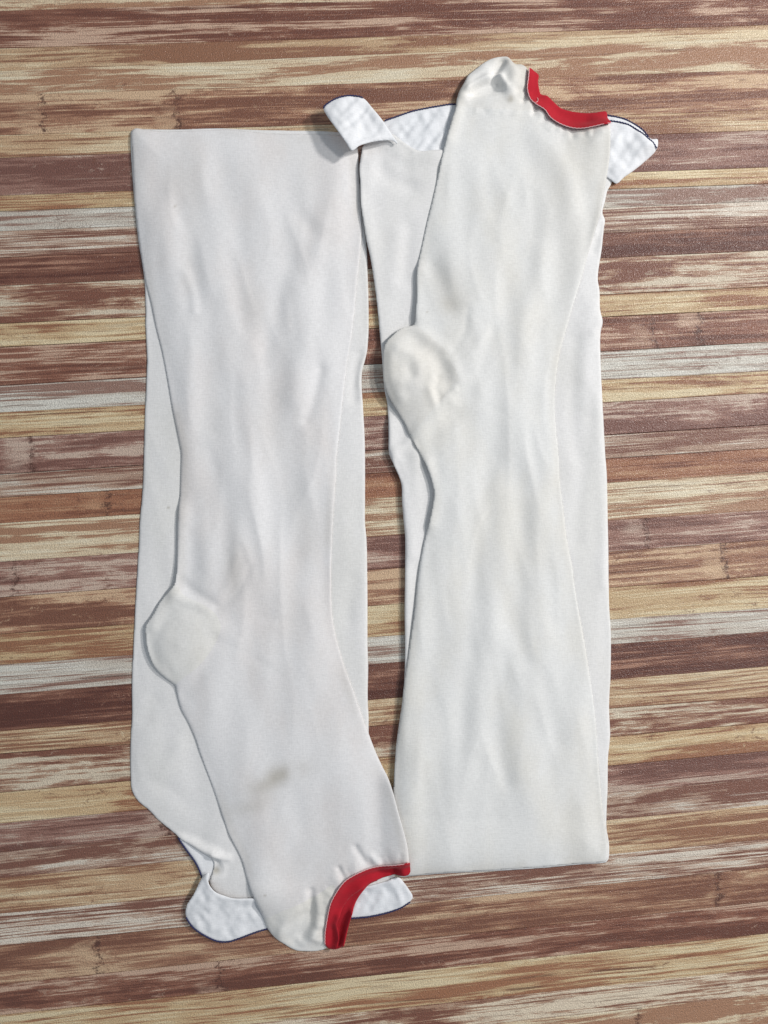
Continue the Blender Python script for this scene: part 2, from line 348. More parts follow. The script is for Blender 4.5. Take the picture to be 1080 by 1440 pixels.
def region(layer, clip=None, stain_shade=None, skirt=True):
    """polygons (marching squares) of the layer's outline, optionally cut by another signed distance"""
    sd = layer.sd if clip is None else np.maximum(layer.sd, clip)
    ins = sd < 0; H, W = SH
    vid = -np.ones(SH, int); jj, ii = np.nonzero(ins); vid[jj, ii] = np.arange(len(jj))
    pu, pv = list(xs[ii]), list(ys[jj]); pz = list(layer.top[jj, ii])
    st = stain_shade if stain_shade is not None else np.zeros(SH); ps = list(st[jj, ii])
    c = ins[:-1, :-1].astype(int) + ins[:-1, 1:] + ins[1:, 1:] + ins[1:, :-1]
    fj, fi = np.nonzero(c == 4)
    faces = np.stack([vid[fj + 1, fi], vid[fj + 1, fi + 1], vid[fj, fi + 1], vid[fj, fi]], 1).tolist()
    edge = {}; rim = []
    def cross(a, b):
        if a > b: a, b = b, a
        if (a, b) in edge: return edge[(a, b)]
        s0, s1 = sd[a], sd[b]; t = s0 / (s0 - s1)
        L = lambda A: A[a] * (1 - t) + A[b] * t
        pu.append(xs[a[1]] * (1 - t) + xs[b[1]] * t); pv.append(ys[a[0]] * (1 - t) + ys[b[0]] * t)
        d = max(0.0, -L(layer.sd)); pz.append(float(L(layer.zb) + L(layer.ht) * prof(np.array(d), layer.r))); ps.append(L(st))
        edge[(a, b)] = len(pu) - 1; return len(pu) - 1
    bj, bi = np.nonzero((c > 0) & (c < 4))
    for j, i in zip(bj.tolist(), bi.tolist()):
        cs = [(j + 1, i), (j + 1, i + 1), (j, i + 1), (j, i)]; poly = []; cr = []
        for k in range(4):
            a, b = cs[k], cs[(k + 1) % 4]
            if ins[a]: poly.append(int(vid[a]))
            if ins[a] != ins[b]:
                q = cross(a, b); poly.append(q); cr.append((q, len(poly) - 1))
        if len(poly) >= 3: faces.append(poly)
        if len(cr) == 2:
            (q1, k1), (q2, k2) = cr
            if clip is not None and float(bil(layer.sd, pu[q1], pv[q1])) < -0.6 and float(bil(layer.sd, pu[q2], pv[q2])) < -0.6: continue
            if (k1 + 1) % len(poly) == k2: rim.append((q1, q2))
            else: rim.append((q2, q1))
    if skirt and rim:
        gy, gx = np.gradient(layer.sd); dn = {}
        for v in {q for e in rim for q in e}:
            u, w_ = pu[v], pv[v]; nx, ny = float(bil(gx, u, w_)), float(bil(gy, u, w_)); nl = math.hypot(nx, ny) + 1e-6
            zb = float(bil(layer.base, u, w_))
            pu.append(u - 1.6 * nx / nl); pv.append(w_ - 1.6 * ny / nl); pz.append(min(pz[v] - 0.3, max(zb - 0.3, 0.05, pz[v] - 2.4))); ps.append(ps[v]); dn[v] = len(pu) - 1
        for a, b in rim: faces.append([b, a, dn[a], dn[b]])
    return np.array(pu), np.array(pv), np.array(pz), np.array(ps), faces, layer.zref
def build(name, parts, mat, parent):
    V, Fc, S_ = [], [], []; off = 0; o = parent_origin(parent)
    for pu, pv, pz, ps, faces, zref in parts:
        x, y = world(pu, pv, zref)
        V.append(np.stack([x - o[0], y - o[1], pz * PX], 1)); S_.append(ps)
        Fc += [[q + off for q in f] for f in faces]; off += len(pu)
    V = np.concatenate(V); me = bpy.data.meshes.new(name); me.from_pydata(V.tolist(), [], Fc)
    at = me.attributes.new('stain_shade', 'FLOAT', 'POINT'); at.data.foreach_set('value', np.clip(np.concatenate(S_), 0, 1).astype(np.float32))
    me.polygons.foreach_set('use_smooth', [True] * len(me.polygons)); me.materials.append(mat); me.update()
    return link(bpy.data.objects.new(name, me), parent)
def parent_origin(p):
    x = y = 0.0
    while p is not None: x += p.location.x; y += p.location.y; p = p.parent
    return (x, y)
def tube(name, lines, mat, parent, zref, rad=0.9, zig=0.6, period=4.0, lift=0.3):
    """lines: list of (points, height field or number)"""
    V, Fc = [], []; o = parent_origin(parent); NS = 6
    for pts, zf in lines:
        p = smooth_poly(pts, 1.3, False); n = len(p)
        tg = np.gradient(p, axis=0); tg /= np.hypot(tg[:, 0], tg[:, 1])[:, None] + 1e-9
        nm = np.stack([-tg[:, 1], tg[:, 0]], 1)
        s = np.concatenate([[0], np.cumsum(np.hypot(*np.diff(p, axis=0).T))])
        p = p + nm * (zig * np.sin(2 * np.pi * s / period))[:, None]
        z = (bil(zf, p[:, 0], p[:, 1]) if isinstance(zf, np.ndarray) else np.full(n, float(zf))) + lift
        z = np.convolve(np.pad(z, 4, 'edge'), np.ones(9) / 9, 'valid')
        x, y = world(p[:, 0], p[:, 1], zref); b = len(V)
        for k in range(n):
            for q in range(NS):
                a = 2 * math.pi * q / NS
                V.append((x[k] - o[0] + nm[k, 0] * rad * PX * math.cos(a), y[k] - o[1] - nm[k, 1] * rad * PX * math.cos(a), (z[k] + rad * math.sin(a)) * PX))
        for k in range(n - 1):
            for q in range(NS):
                q2 = (q + 1) % NS; Fc.append((b + k * NS + q, b + k * NS + q2, b + (k + 1) * NS + q2, b + (k + 1) * NS + q))
        Fc += [tuple(b + q for q in range(NS))[::-1], tuple(b + (n - 1) * NS + q for q in range(NS))]
    me = bpy.data.meshes.new(name); me.from_pydata(V, [], Fc)
    me.polygons.foreach_set('use_smooth', [True] * len(me.polygons)); me.materials.append(mat); me.update()
    return link(bpy.data.objects.new(name, me), parent)
def puckers(seam, side, n, length, seed, amp=1.3, t0=0.05, t1=0.95):
    """short gathers running off a seam into the cloth"""
    r = random.Random(seed); p = smooth_poly(seam, 2, False); out = np.zeros(SH)
    for k in range(n):
        i = int((t0 + (t1 - t0) * (k + r.uniform(-.35, .35)) / max(1, n - 1)) * (len(p) - 2)); i = max(1, min(len(p) - 2, i))
        t = p[i + 1] - p[i - 1]; t /= np.hypot(*t); nn = np.array([-t[1], t[0]]) * side
        ln = length * r.uniform(.5, 1.3); a = p[i] + nn * 1.0; b = p[i] + nn * ln + t * r.uniform(-4, 4)
        out += stroke([a, b], r.uniform(2.2, 3.4), amp * r.choice((-1, 1, 1)) * r.uniform(.6, 1.2))
    return out
def thing(name, u, v, label, cat, group):
    o = link(bpy.data.objects.new(name, None)); x, y = world(u, v, 0); o.location = (float(x), float(y), 0)
    o.empty_display_size = 0.03; o['label'] = label; o['category'] = cat; o['group'] = group; return o

# ------------------------------------------------------------------ outlines
L1_LEFT = [(183, 184), (186, 254), (193, 331), (202, 390), (204, 430), (204, 460), (206, 502), (205, 543), (203, 585), (202, 627), (201, 668), (199, 700), (196, 731), (195, 760), (192.5, 802), (190, 843), (188, 885), (185.6, 937), (184.6, 968), (185, 1006), (183.5, 1031), (182.5, 1060), (183, 1091), (185, 1113), (194, 1128), (207.5, 1139), (222, 1154), (239, 1168), (252, 1178), (268, 1188), (284, 1199), (296, 1206), (301, 1214), (299, 1226)]
SEAM1 = [(295, 1224), (294.5, 1237), (303, 1249.6), (316, 1256), (330, 1260.6), (355, 1261.5), (400, 1262), (450, 1258), (500, 1249), (540, 1240), (556, 1234)]
SEAM1B = [(a, b + 7) for a, b in SEAM1]
L1_RIGHT = [(548, 1200), (540, 1150), (528, 1085), (519, 1035), (518.5, 1010), (517.3, 979), (518, 937), (517, 906), (517, 843), (516.5, 802), (515.7, 760), (513.5, 735), (513.5, 700), (513.5, 647), (513, 616), (510.4, 568), (508.8, 543), (509.4, 522), (513.5, 506), (516.7, 491), (518.5, 460), (518, 410), (517, 379), (515.4, 337), (512, 310), (508, 280), (505, 240), (502, 200), (495, 187)]
FOLD1 = [(470, 184), (440, 182.5), (400, 182), (372, 181.5), (345, 180.5), (305, 179), (250, 180.5), (200, 180), (190, 179)]
T1_OUT = L1_LEFT + SEAM1B[1:] + L1_RIGHT + FOLD1
B1_EDGE = [(261.7, 1290), (269, 1302), (280, 1312), (295, 1321), (307.5, 1325.6), (322, 1325.6), (336.7, 1321), (353, 1315), (368, 1310), (400, 1302), (440, 1297), (492.7, 1293), (516.7, 1291), (541.7, 1286), (562.5, 1279), (577, 1270)]
B1_OUT = SEAM1 + [(563, 1236), (567, 1241), (575, 1252), (581, 1263)] + B1_EDGE[::-1] + [(261, 1281), (264, 1270), (274, 1254), (282, 1237), (289, 1227)]
B1_BACK_EDGE = [(250.5, 1178), (261.7, 1195), (274, 1212), (281.5, 1227), (283.5, 1234)]
B1_BACK = B1_BACK_EDGE + [(296, 1240), (312, 1228), (312, 1205), (290, 1190), (265, 1180)]
U1_LEFT = [(183, 183), (184.6, 212), (186, 254), (188.8, 293), (193, 331), (197, 360), (203, 395), (210.6, 424.6), (218, 460), (226, 491), (233.5, 529), (241, 572.5), (247, 602), (251, 622), (253.7, 637), (253.4, 658), (252, 700), (250, 731), (249.5, 760), (249, 787), (248, 808), (245, 822), (236.7, 832), (224, 847.5), (214, 866), (204.6, 880), (204.4, 895), (207.5, 916), (215, 935), (225, 947.5), (239, 959), (246, 965), (248, 974.6), (251, 989), (254.5, 1000), (264, 1018), (274, 1041), (280, 1060), (289, 1085), (297, 1106), (305, 1129), (313, 1152), (321, 1174.6), (332.5, 1197.5), (340, 1214), (346, 1235), (353, 1254), (362, 1274.6), (368, 1289), (374, 1307), (385, 1323), (397, 1332), (415, 1342), (433, 1343.5), (447, 1342.5), (458, 1339)]
RSEAM1 = [(456.7, 1331), (457, 1314), (460, 1293), (464.6, 1270), (471, 1256), (483, 1239), (498, 1229), (510.4, 1223.5), (525, 1219), (550, 1213), (574.6, 1207)]
U1_RIGHT = [(574, 1203), (572, 1185), (566.7, 1164), (560, 1141), (553, 1115), (546, 1095), (537.5, 1079), (528, 1058), (519, 1034), (505, 995), (495, 966), (484.6, 939), (476, 910), (470, 885), (466.3, 854), (465.8, 814), (466, 785), (467, 760), (469, 720), (472, 679), (474, 637), (478, 602), (483, 554), (488.5, 508), (494.8, 470), (497, 452), (500, 420), (503, 389), (506.5, 358), (509, 325), (509, 300), (507, 270), (505, 240), (503, 205), (498, 189)]
FOLD1U = [(470, 186.5), (440, 185), (400, 184.5), (372, 183.5), (345, 181), (320, 178.5), (305, 178.5), (280, 179.7), (250, 180.5), (225, 181), (200, 179), (190, 177.3), (185, 179)]
RIN1 = [(a + 5, b + 4) for a, b in RSEAM1[1:-1]]
U1_OUT = U1_LEFT + [(462, 1333), (463, 1314)] + RIN1[1:] + [(573, 1211)] + U1_RIGHT + FOLD1U
LIP1 = [(520, 1243), (498, 1258), (485, 1274.6), (477, 1291), (474, 1300), (476, 1310), (477, 1320), (474.5, 1331)]
R1_FRONT = RSEAM1 + [(576.2, 1215), (577, 1224), (575, 1228), (566.7, 1231), (550, 1234), (533, 1239)] + LIP1 + [(471, 1339.5), (461.5, 1338)]
R1_REAR = [(533, 1238.5), (522, 1243), (511, 1252), (500.5, 1270), (493, 1291), (488.5, 1310), (483.5, 1331), (480, 1337), (472, 1340), (464, 1336), (464, 1310), (468, 1285), (478, 1262), (496, 1246), (515, 1236)]
HEEL1 = [(244, 822), (260, 838), (285, 850), (302, 862), (311, 880), (306, 898), (295, 918), (280, 936), (262, 950), (246, 963), (232, 968), (196, 940), (190, 880), (215, 835)]
TOE1 = [(362, 1300), (380, 1290), (398, 1280), (418, 1272), (440, 1262), (452, 1254), (470, 1244), (470, 1350), (380, 1360), (350, 1330)]

L2_LEFT = [(508, 218), (505.5, 235), (506.5, 259), (507.4, 287), (511.5, 315), (515.6, 340), (521, 363), (527, 401), (531, 434), (534, 467), (537, 500), (539, 530), (541, 548), (544.5, 565), (546, 585), (546.5, 612), (547, 637), (553, 652), (564, 679), (565.4, 706), (568, 737), (569.8, 758), (569.6, 810), (569, 860), (569.6, 906), (569, 947), (566, 989), (561.7, 1020), (557.5, 1052), (555.5, 1091), (554.5, 1118), (555, 1170), (558, 1215), (562, 1233)]
FOLD2 = [(573, 1234.5), (625.5, 1231), (696, 1227.5), (766, 1223), (819, 1218), (854, 1215.5)]
L2_RIGHT = [(857.6, 1211), (858.5, 1190), (854.7, 1164), (856.4, 1111), (857, 1068), (860, 1036), (858.5, 995), (860.5, 951), (861, 893), (858.5, 849), (858, 820), (857.5, 770), (856.5, 728), (855.4, 670), (853, 637), (851, 599), (848.8, 557), (847, 520), (846, 490), (846.5, 466), (849.6, 451), (846, 434.6), (845, 407), (842.5, 391), (844, 374), (848, 349), (851, 320), (852.7, 307), (849, 297), (853, 280), (856, 266), (862, 255), (862, 242)]
L2_TOP = [(820, 235), (740, 228), (660, 215), (623, 210), (607, 211), (590, 212), (578, 207), (566, 199), (552, 189), (540, 190), (524, 195), (511, 203)]
T2_OUT = L2_LEFT + FOLD2 + L2_RIGHT + L2_TOP
B2_BACK_EDGE = [(535, 171), (540.7, 169), (561, 161.7), (579.6, 155), (598, 150.6), (616.7, 147), (641.7, 144), (690, 150), (760, 165), (800, 173), (845, 170)]
B2_PANEL = B2_BACK_EDGE + [(850, 215), (835, 232), (760, 222), (700, 214), (660, 212), (640, 213), (623, 215), (607, 216.7), (590.7, 218), (578, 213.5), (566.7, 206), (556, 196), (540, 186)]
B2_FLAP = [(454.6, 154), (457.4, 149.6), (472, 141), (490, 136), (503.7, 136), (513, 139.4), (520, 147), (529.6, 159), (540.7, 173.7), (550, 185), (558, 194.5), (560.5, 200), (552, 194.3), (540.7, 195.6), (524, 200.6), (511, 206), (503.7, 210), (499, 215), (494.4, 217.8), (490, 212.6), (478, 196), (466.7, 177.4), (457.4, 160.7)]
B2_RFRONT_EDGE = [(840, 168), (858, 171), (871, 173), (884, 177), (902, 187.6), (912, 197.5), (923.5, 209)]
B2_RFRONT = B2_RFRONT_EDGE + [(908, 225.6), (891, 239.4), (878, 248.7), (868, 257), (856, 249), (835, 240), (825, 200)]
B2_RBACK_EDGE = [(840, 160), (857.8, 161.7), (878, 166), (893, 173.7), (904, 181.5), (912, 192.5)]
B2_RBACK = B2_RBACK_EDGE + [(918, 195.5), (925.5, 194.5), (926, 200), (923.5, 210), (905, 215), (870, 205), (840, 195)]
U2_LEFT = [(641.5, 149), (637, 163), (629.6, 188.5), (622, 220), (615, 253), (608, 283), (602, 307), (594.8, 340), (588.5, 369.6), (586.2, 388), (586.5, 413), (585, 438), (583, 455), (577, 457.5), (564.6, 461), (552, 471.7), (542.7, 482), (539, 496.7), (538.5, 519.6), (539.8, 536), (546, 555), (556, 572), (570, 595.4), (578, 614), (591, 637), (601, 658), (607.5, 676.7), (610.8, 694), (608.5, 712), (603, 739), (597, 764), (592, 789), (587.7, 820), (583.5, 860), (580, 885), (574, 927), (569, 960), (566, 989), (561.7, 1020), (557.5, 1052), (555, 1091), (553.7, 1118), (554, 1170), (557, 1215), (562, 1235)]
FOLD2U = [(573, 1235.7), (625.5, 1232), (696, 1228.6), (766, 1224), (819, 1219), (855, 1216.5)]
U2_RIGHT = [(858, 1211), (858.3, 1195), (855.5, 1168), (851, 1141), (847, 1103), (844, 1068), (841, 1024), (836.6, 983), (830.8, 945), (823.5, 898.7), (816, 858), (809.8, 820), (807.5, 799), (800, 759.6), (795, 718), (790, 678), (787.7, 636.7), (783.7, 589), (783, 557.5), (786, 520), (791, 491), (799, 461.7), (809.6, 424), (820, 391), (830, 353), (838.7, 324), (848, 293), (854, 256), (857.8, 227), (859, 203), (858.7, 183)]
RSEAM2 = [(745.7, 91), (744, 107), (742.6, 122), (746.7, 135), (754, 143), (767, 151.5), (774.4, 162.6), (785.6, 171), (800, 176.5), (817, 180), (833.7, 179), (857.8, 174.6)]
RIN2 = [(a + 3, b - 4) for a, b in RSEAM2[2:]]
U2_TOE = [(746, 95), (741.8, 87), (737, 84), (727, 83), (722, 78), (716.8, 72.8), (707.8, 72.8), (695, 75.6), (682.8, 82), (669, 92.6), (660.6, 100), (653.6, 112.8), (646.7, 125), (643, 137.8)]
U2_OUT = U2_LEFT + FOLD2U + U2_RIGHT + [(858, 171)] + RIN2[::-1] + [(747, 108)] + U2_TOE
R2_OUT = RSEAM2 + [(857.6, 162), (856.5, 150.6), (841, 152.4), (822.6, 152.4), (804, 149.6), (791, 145), (780, 135), (772.6, 128), (764, 124.6), (760.6, 116), (759.6, 107), (760.8, 98.7), (754, 94)]
HEEL2 = [(583, 456), (600, 470), (618, 484), (631, 498), (634, 510), (641, 522), (645, 534), (634, 543), (624, 558), (612, 572), (596, 590), (576, 612), (560, 612), (525, 560), (525, 470), (560, 445)]
TOE2 = [(630, 146), (648, 146), (668, 148), (690, 150), (716, 151), (735, 153), (752, 150), (765, 140), (765, 60), (630, 60)]

# ------------------------------------------------------------------ wrinkles
n_long = gnoise(13, 48, 1); n_mid = gnoise(8, 22, 2); n_soft = gnoise(24, 36, 3); n_fine = gnoise(3.2, 3.2, 4); n_b = gnoise(5, 10, 5)
zero = np.zeros(SH)
def sheared(sx, sy, seed, shear):
    n = np.random.default_rng(seed).standard_normal((SH[0], SH[1] + 600)); n = gblur(n, sx, sy); n /= n.std(); o = np.zeros(SH)
    for j in range(SH[0]):
        f = 300 + shear * (j - SH[0] / 2); f = min(max(f, 0), 598); k = int(f); a = f - k
        o[j] = n[j, k:k + SH[1]] * (1 - a) + n[j, k + 1:k + 1 + SH[1]] * a
    return o
def ridged(sx, sy, seed, shear):
    o = sheared(sx, sy, seed, shear); return 0.6 - np.sqrt(o * o + 0.03)
ridge = 0.8 * ridged(14, 44, 41, 0.10) + 0.6 * ridged(11, 34, 42, -0.14)
S = zero.copy()
# --- left stocking, lower (thigh) half with its top band
lb = Layer(B1_BACK, S, 1.2, 2.0, 4, wr=0.5 * n_b, zref=3)
S = lb.onto(S)
wr_t1 = 0.6 * n_long + 0.5 * ridge + 0.7 * n_soft + strokes([
    ([(300, 1203), (285, 1196), (268, 1187)], 5, 3.0), ([(320, 1206), (300, 1201)], 4, 4.0), ([(306, 1222), (302, 1212)], 4.5, -6.5),
    ([(225, 1090), (240, 1070), (250, 1050)], 9, 1.6), ([(260, 1130), (240, 1110), (222, 1098)], 9, -1.2), ([(205, 1010), (215, 985)], 9, -1.6),
    ([(296, 1180), (310, 1170), (318, 1160)], 8, 1.5), ([(505, 500), (500, 530), (498, 560)], 6, -2.5), ([(512, 510), (506, 540)], 4, 2.2), ([(498, 820), (490, 870)], 9, -1.5)])
t1 = Layer(T1_OUT, S, 0.6, 1.2, 3, crown=2.6, cr=40, wr=wr_t1, zref=4, tent=4)
S1 = t1.onto(S)
band_tex = 0.75 * sheared(3.6, 7.5, 51, 0.7) + 0.45 * sheared(3.4, 6.5, 52, -0.55) + 0.2 * n_fine
b1lift = blob(300, 1262, 32, 26, 7) + blob(275, 1262, 16, 26, 4) + stroke(SEAM1, 5, 1.5)
b1wr = band_tex + strokes([([(548, 1236), (562, 1262), (566, 1276)], 3.5, 2.2), ([(300, 1262), (296, 1300)], 6, 1.0), ([(330, 1268), (326, 1315)], 6, -0.8), ([(276, 1268), (284, 1300)], 4, -1.0), ([(350, 1270), (362, 1300)], 5, 0.8)])
b1 = Layer(B1_OUT, np.where(t1.sd < 0, S1, S), 0.7, 1.2, 3, wr=b1wr, lift=b1lift, zref=5, tent=5, clear=0.2)
S1 = b1.onto(S1)
# provisional corner of the right stocking that the left foot rests on
u2sd = sdf(U2_OUT)
corner = 14.0 * prof(-u2sd, 5) * (YY > 1040) * (u2sd < 0)
# --- left stocking, upper half (calf and foot)
wr_u1 = (1.0 * n_long + 1.25 * ridge + 0.3 * n_mid * (0.35 + 0.65 * sstep(900, 780, YY)) ) * (0.45 + 0.55 * sstep(1000, 860, YY)) * sstep(195, 290, YY) + 0.5 * n_soft
wr_u1 = wr_u1 + strokes([
    ([(250, 290), (268, 350), (280, 430)], 9, -2.2), ([(262, 385), (272, 415), (274, 436)], 5, 1.8), ([(225, 300), (240, 370), (255, 430)], 12, 1.6),
    ([(300, 430), (284, 500), (286, 600)], 11, -2.2), ([(310, 340), (320, 430), (318, 520)], 13, 1.6), ([(405, 370), (388, 450), (366, 510)], 9, -2.2),
    ([(420, 400), (430, 470), (414, 560)], 12, 2.6), ([(450, 520), (438, 570), (430, 590)], 6, -2.4), ([(425, 305), (444, 330)], 8, -1.6), ([(455, 320), (440, 350)], 10, 1.5),
    ([(385, 560), (400, 660), (408, 780)], 11, -2.2), ([(440, 600), (432, 700), (436, 820)], 13, 1.8), ([(350, 600), (362, 700), (365, 830)], 13, 1.8),
    ([(310, 640), (318, 740), (328, 830)], 10, -2.0), ([(280, 640), (282, 720), (290, 790)], 12, 1.2),
    # heel
    ([(248, 815), (270, 832), (300, 850)], 6, -2.6), ([(240, 836), (268, 848), (296, 858)], 5, 1.2), ([(221, 892), (236, 868), (274, 856)], 6, -1.3),
    ([(212, 884), (220, 862), (236, 846)], 6, 1.2), ([(217, 905), (222, 925), (245, 952)], 6, -0.5), ([(255, 905), (285, 888), (306, 880)], 8, 1.6),
    ([(262, 975), (282, 945), (296, 915), (300, 900)], 9, -2.8), ([(246, 962), (268, 946), (290, 915)], 6, 0.8), ([(300, 990), (320, 950), (335, 920)], 13, 1.2),
    # foot
    ([(520, 1110), (480, 1140), (430, 1165)], 13, -1.8), ([(470, 1190), (440, 1210), (395, 1225)], 14, -1.4), ([(330, 1110), (350, 1170), (370, 1230)], 14, 1.0),
    ([(437, 1255), (438, 1280), (436, 1302), (424, 1320)], 4.0, -3.90), ([(446, 1262), (447, 1290), (440, 1320)], 5, 2.40), ([(398, 1290), (420, 1270), (432, 1262)], 8, 2.40),
    ([(405, 1322), (420, 1300), (428, 1285)], 7, -2.40), ([(380, 1296), (395, 1310)], 7, 1.50),
    ([(500, 1192), (512, 1210), (518, 1216)], 3.2, -2.70), ([(476, 1222), (483, 1233)], 2.8, -3.00), ([(522, 1204), (532, 1214)], 3.0, 2.25)], 0.62)
wr_u1 = wr_u1 + strokes([([(393, 1318), (402, 1296), (420, 1280)], 5, 2.2), ([(412, 1328), (424, 1308), (430, 1290)], 4, -2.2), ([(428, 1330), (440, 1318), (450, 1300)], 5, 2.0)])
wr_u1 = wr_u1 + strokes([([(312, 880), (360, 868), (405, 874)], 5, -0.5), ([(305, 902), (345, 918), (385, 945)], 5, -0.45), ([(302, 860), (332, 835), (352, 798)], 4, -0.9), ([(300, 852), (322, 818), (334, 780)], 5, 0.8)])
wr_u1 = wr_u1 + puckers(RSEAM1, -1, 15, 11, 3, 1.0)
lift_u1 = blob(232, 900, 46, 44, 6.0) + stroke([(252, 720), (250, 780), (244, 830)], 10, 3.5) + stroke([(452, 1320), (462, 1275), (485, 1240), (520, 1222), (570, 1208)], 12, 4.0) + blob(240, 810, 10, 14, 2)
SU1 = np.maximum(S1, corner)
u1 = Layer(U1_OUT, SU1, 0.5, 1.0, 3, crown=4.2, cr=60, wr=wr_u1, lift=lift_u1, tent=14, zref=11)
S1u = u1.onto(S1)
r1rear = Layer(R1_REAR, SU1, 0.8, 1.0, 3, wr=0.1 * n_fine, lift=stroke([(496, 1284), (490, 1305), (484, 1330)], 3.2, 10.0) + stroke([(512, 1252), (498, 1278)], 4, 3), tent=8, zref=10)
SR = np.where(r1rear.ins, r1rear.top, SU1)
r1lift = stroke(LIP1[3:], 5, 7.5) + stroke([(474, 1335), (464, 1336)], 4, 3) + stroke(RSEAM1, 5, 2.0)
r1 = Layer(R1_FRONT, np.maximum(SR, np.where(u1.ins, u1.top - 0.8, 0)), 0.6, 0.7, 2.5, wr=0.12 * n_fine + 0.25 * n_mid, lift=r1lift, tent=4, zref=13)

# --- right stocking, lower half
Ssup = np.where(YY < 900, S1u, S1)
bk = Layer(B2_PANEL, Ssup, 0.9, 1.2, 3, wr=band_tex + stroke([(556, 196), (590, 215), (623, 212), (690, 208)], 4, 1.0), tent=6, zref=7)
bk.zb += blob(560, 185, 40, 25, 4); bk.top = bk.zb + bk.ht * prof(-bk.sd, bk.r)
S2 = bk.onto(Ssup)
wr_t2 = 0.7 * n_long + 0.6 * ridge + 0.6 * n_soft + strokes([
    ([(508, 224), (530, 222), (560, 215)], 8, 2.0), ([(536, 236), (548, 250), (580, 262)], 8, -2.2), ([(523, 232), (519, 258)], 8, 1.6), ([(560, 330), (556, 400)], 10, 2.0), ([(575, 320), (568, 390)], 8, -1.6),
    ([(549, 640), (566, 628), (578, 618)], 5, 3.0), ([(556, 655), (562, 672)], 5, -2.5), ([(582, 640), (586, 700), (582, 780)], 8, 2.4), ([(836, 430), (826, 470), (822, 530)], 9, 1.8), ([(812, 480), (806, 560), (812, 640)], 8, -2.0),
    ([(830, 590), (818, 680), (812, 760)], 9, -2.0), ([(845, 560), (848, 680), (850, 820)], 7, 1.6), ([(851, 305), (842, 312), (838, 325)], 4, 2.5), ([(846, 322), (836, 350)], 5, -2.0), ([(846, 452), (836, 466)], 5, 1.8)])
lift_t2 = stroke([(508, 225), (507, 285), (521, 363), (534, 467), (539, 530)], 12, 4.5) + stroke([(546, 600), (548, 637), (564, 679), (569, 760), (569, 900), (566, 980)], 10, 5.5) + stroke([(560, 1020), (556, 1180)], 10, 3)
t2 = Layer(T2_OUT, S2 * 0.9, 1.0, 1.6, 3.5, crown=2.6, cr=40, wr=wr_t2, lift=lift_t2, tent=10, zref=7)
S2 = t2.onto(S2)
rb = Layer(B2_RBACK, zero, 1.5, 2.2, 4, wr=band_tex * 0.7, zref=5, lift=blob(915, 200, 14, 10, 3))
S2 = rb.onto(S2)
rf = Layer(B2_RFRONT, 1.0 * np.maximum(np.where(rb.ins, rb.top, 0), 0.5 * np.where(bk.ins, bk.top, 0)), 1.0, 1.2, 3, wr=band_tex + strokes([([(905, 190), (880, 235)], 7, 1.2), ([(880, 180), (866, 240)], 7, -1.2), ([(912, 218), (870, 252)], 4, 1.4)]), lift=blob(865, 215, 20, 40, 6), zref=8, tent=5)
S2 = rf.onto(S2)
fl = Layer(B2_FLAP, S2, 1.0, 1.4, 3, wr=band_tex + stroke([(556, 194), (524, 197), (498, 211)], 3.5, 1.4) + stroke([(512, 160), (530, 180)], 7, 1.2), lift=17 + blob(478, 185, 22, 40, 10) - blob(556, 195, 18, 14, 15), tent=10, zref=20)
S2f = fl.onto(S2)
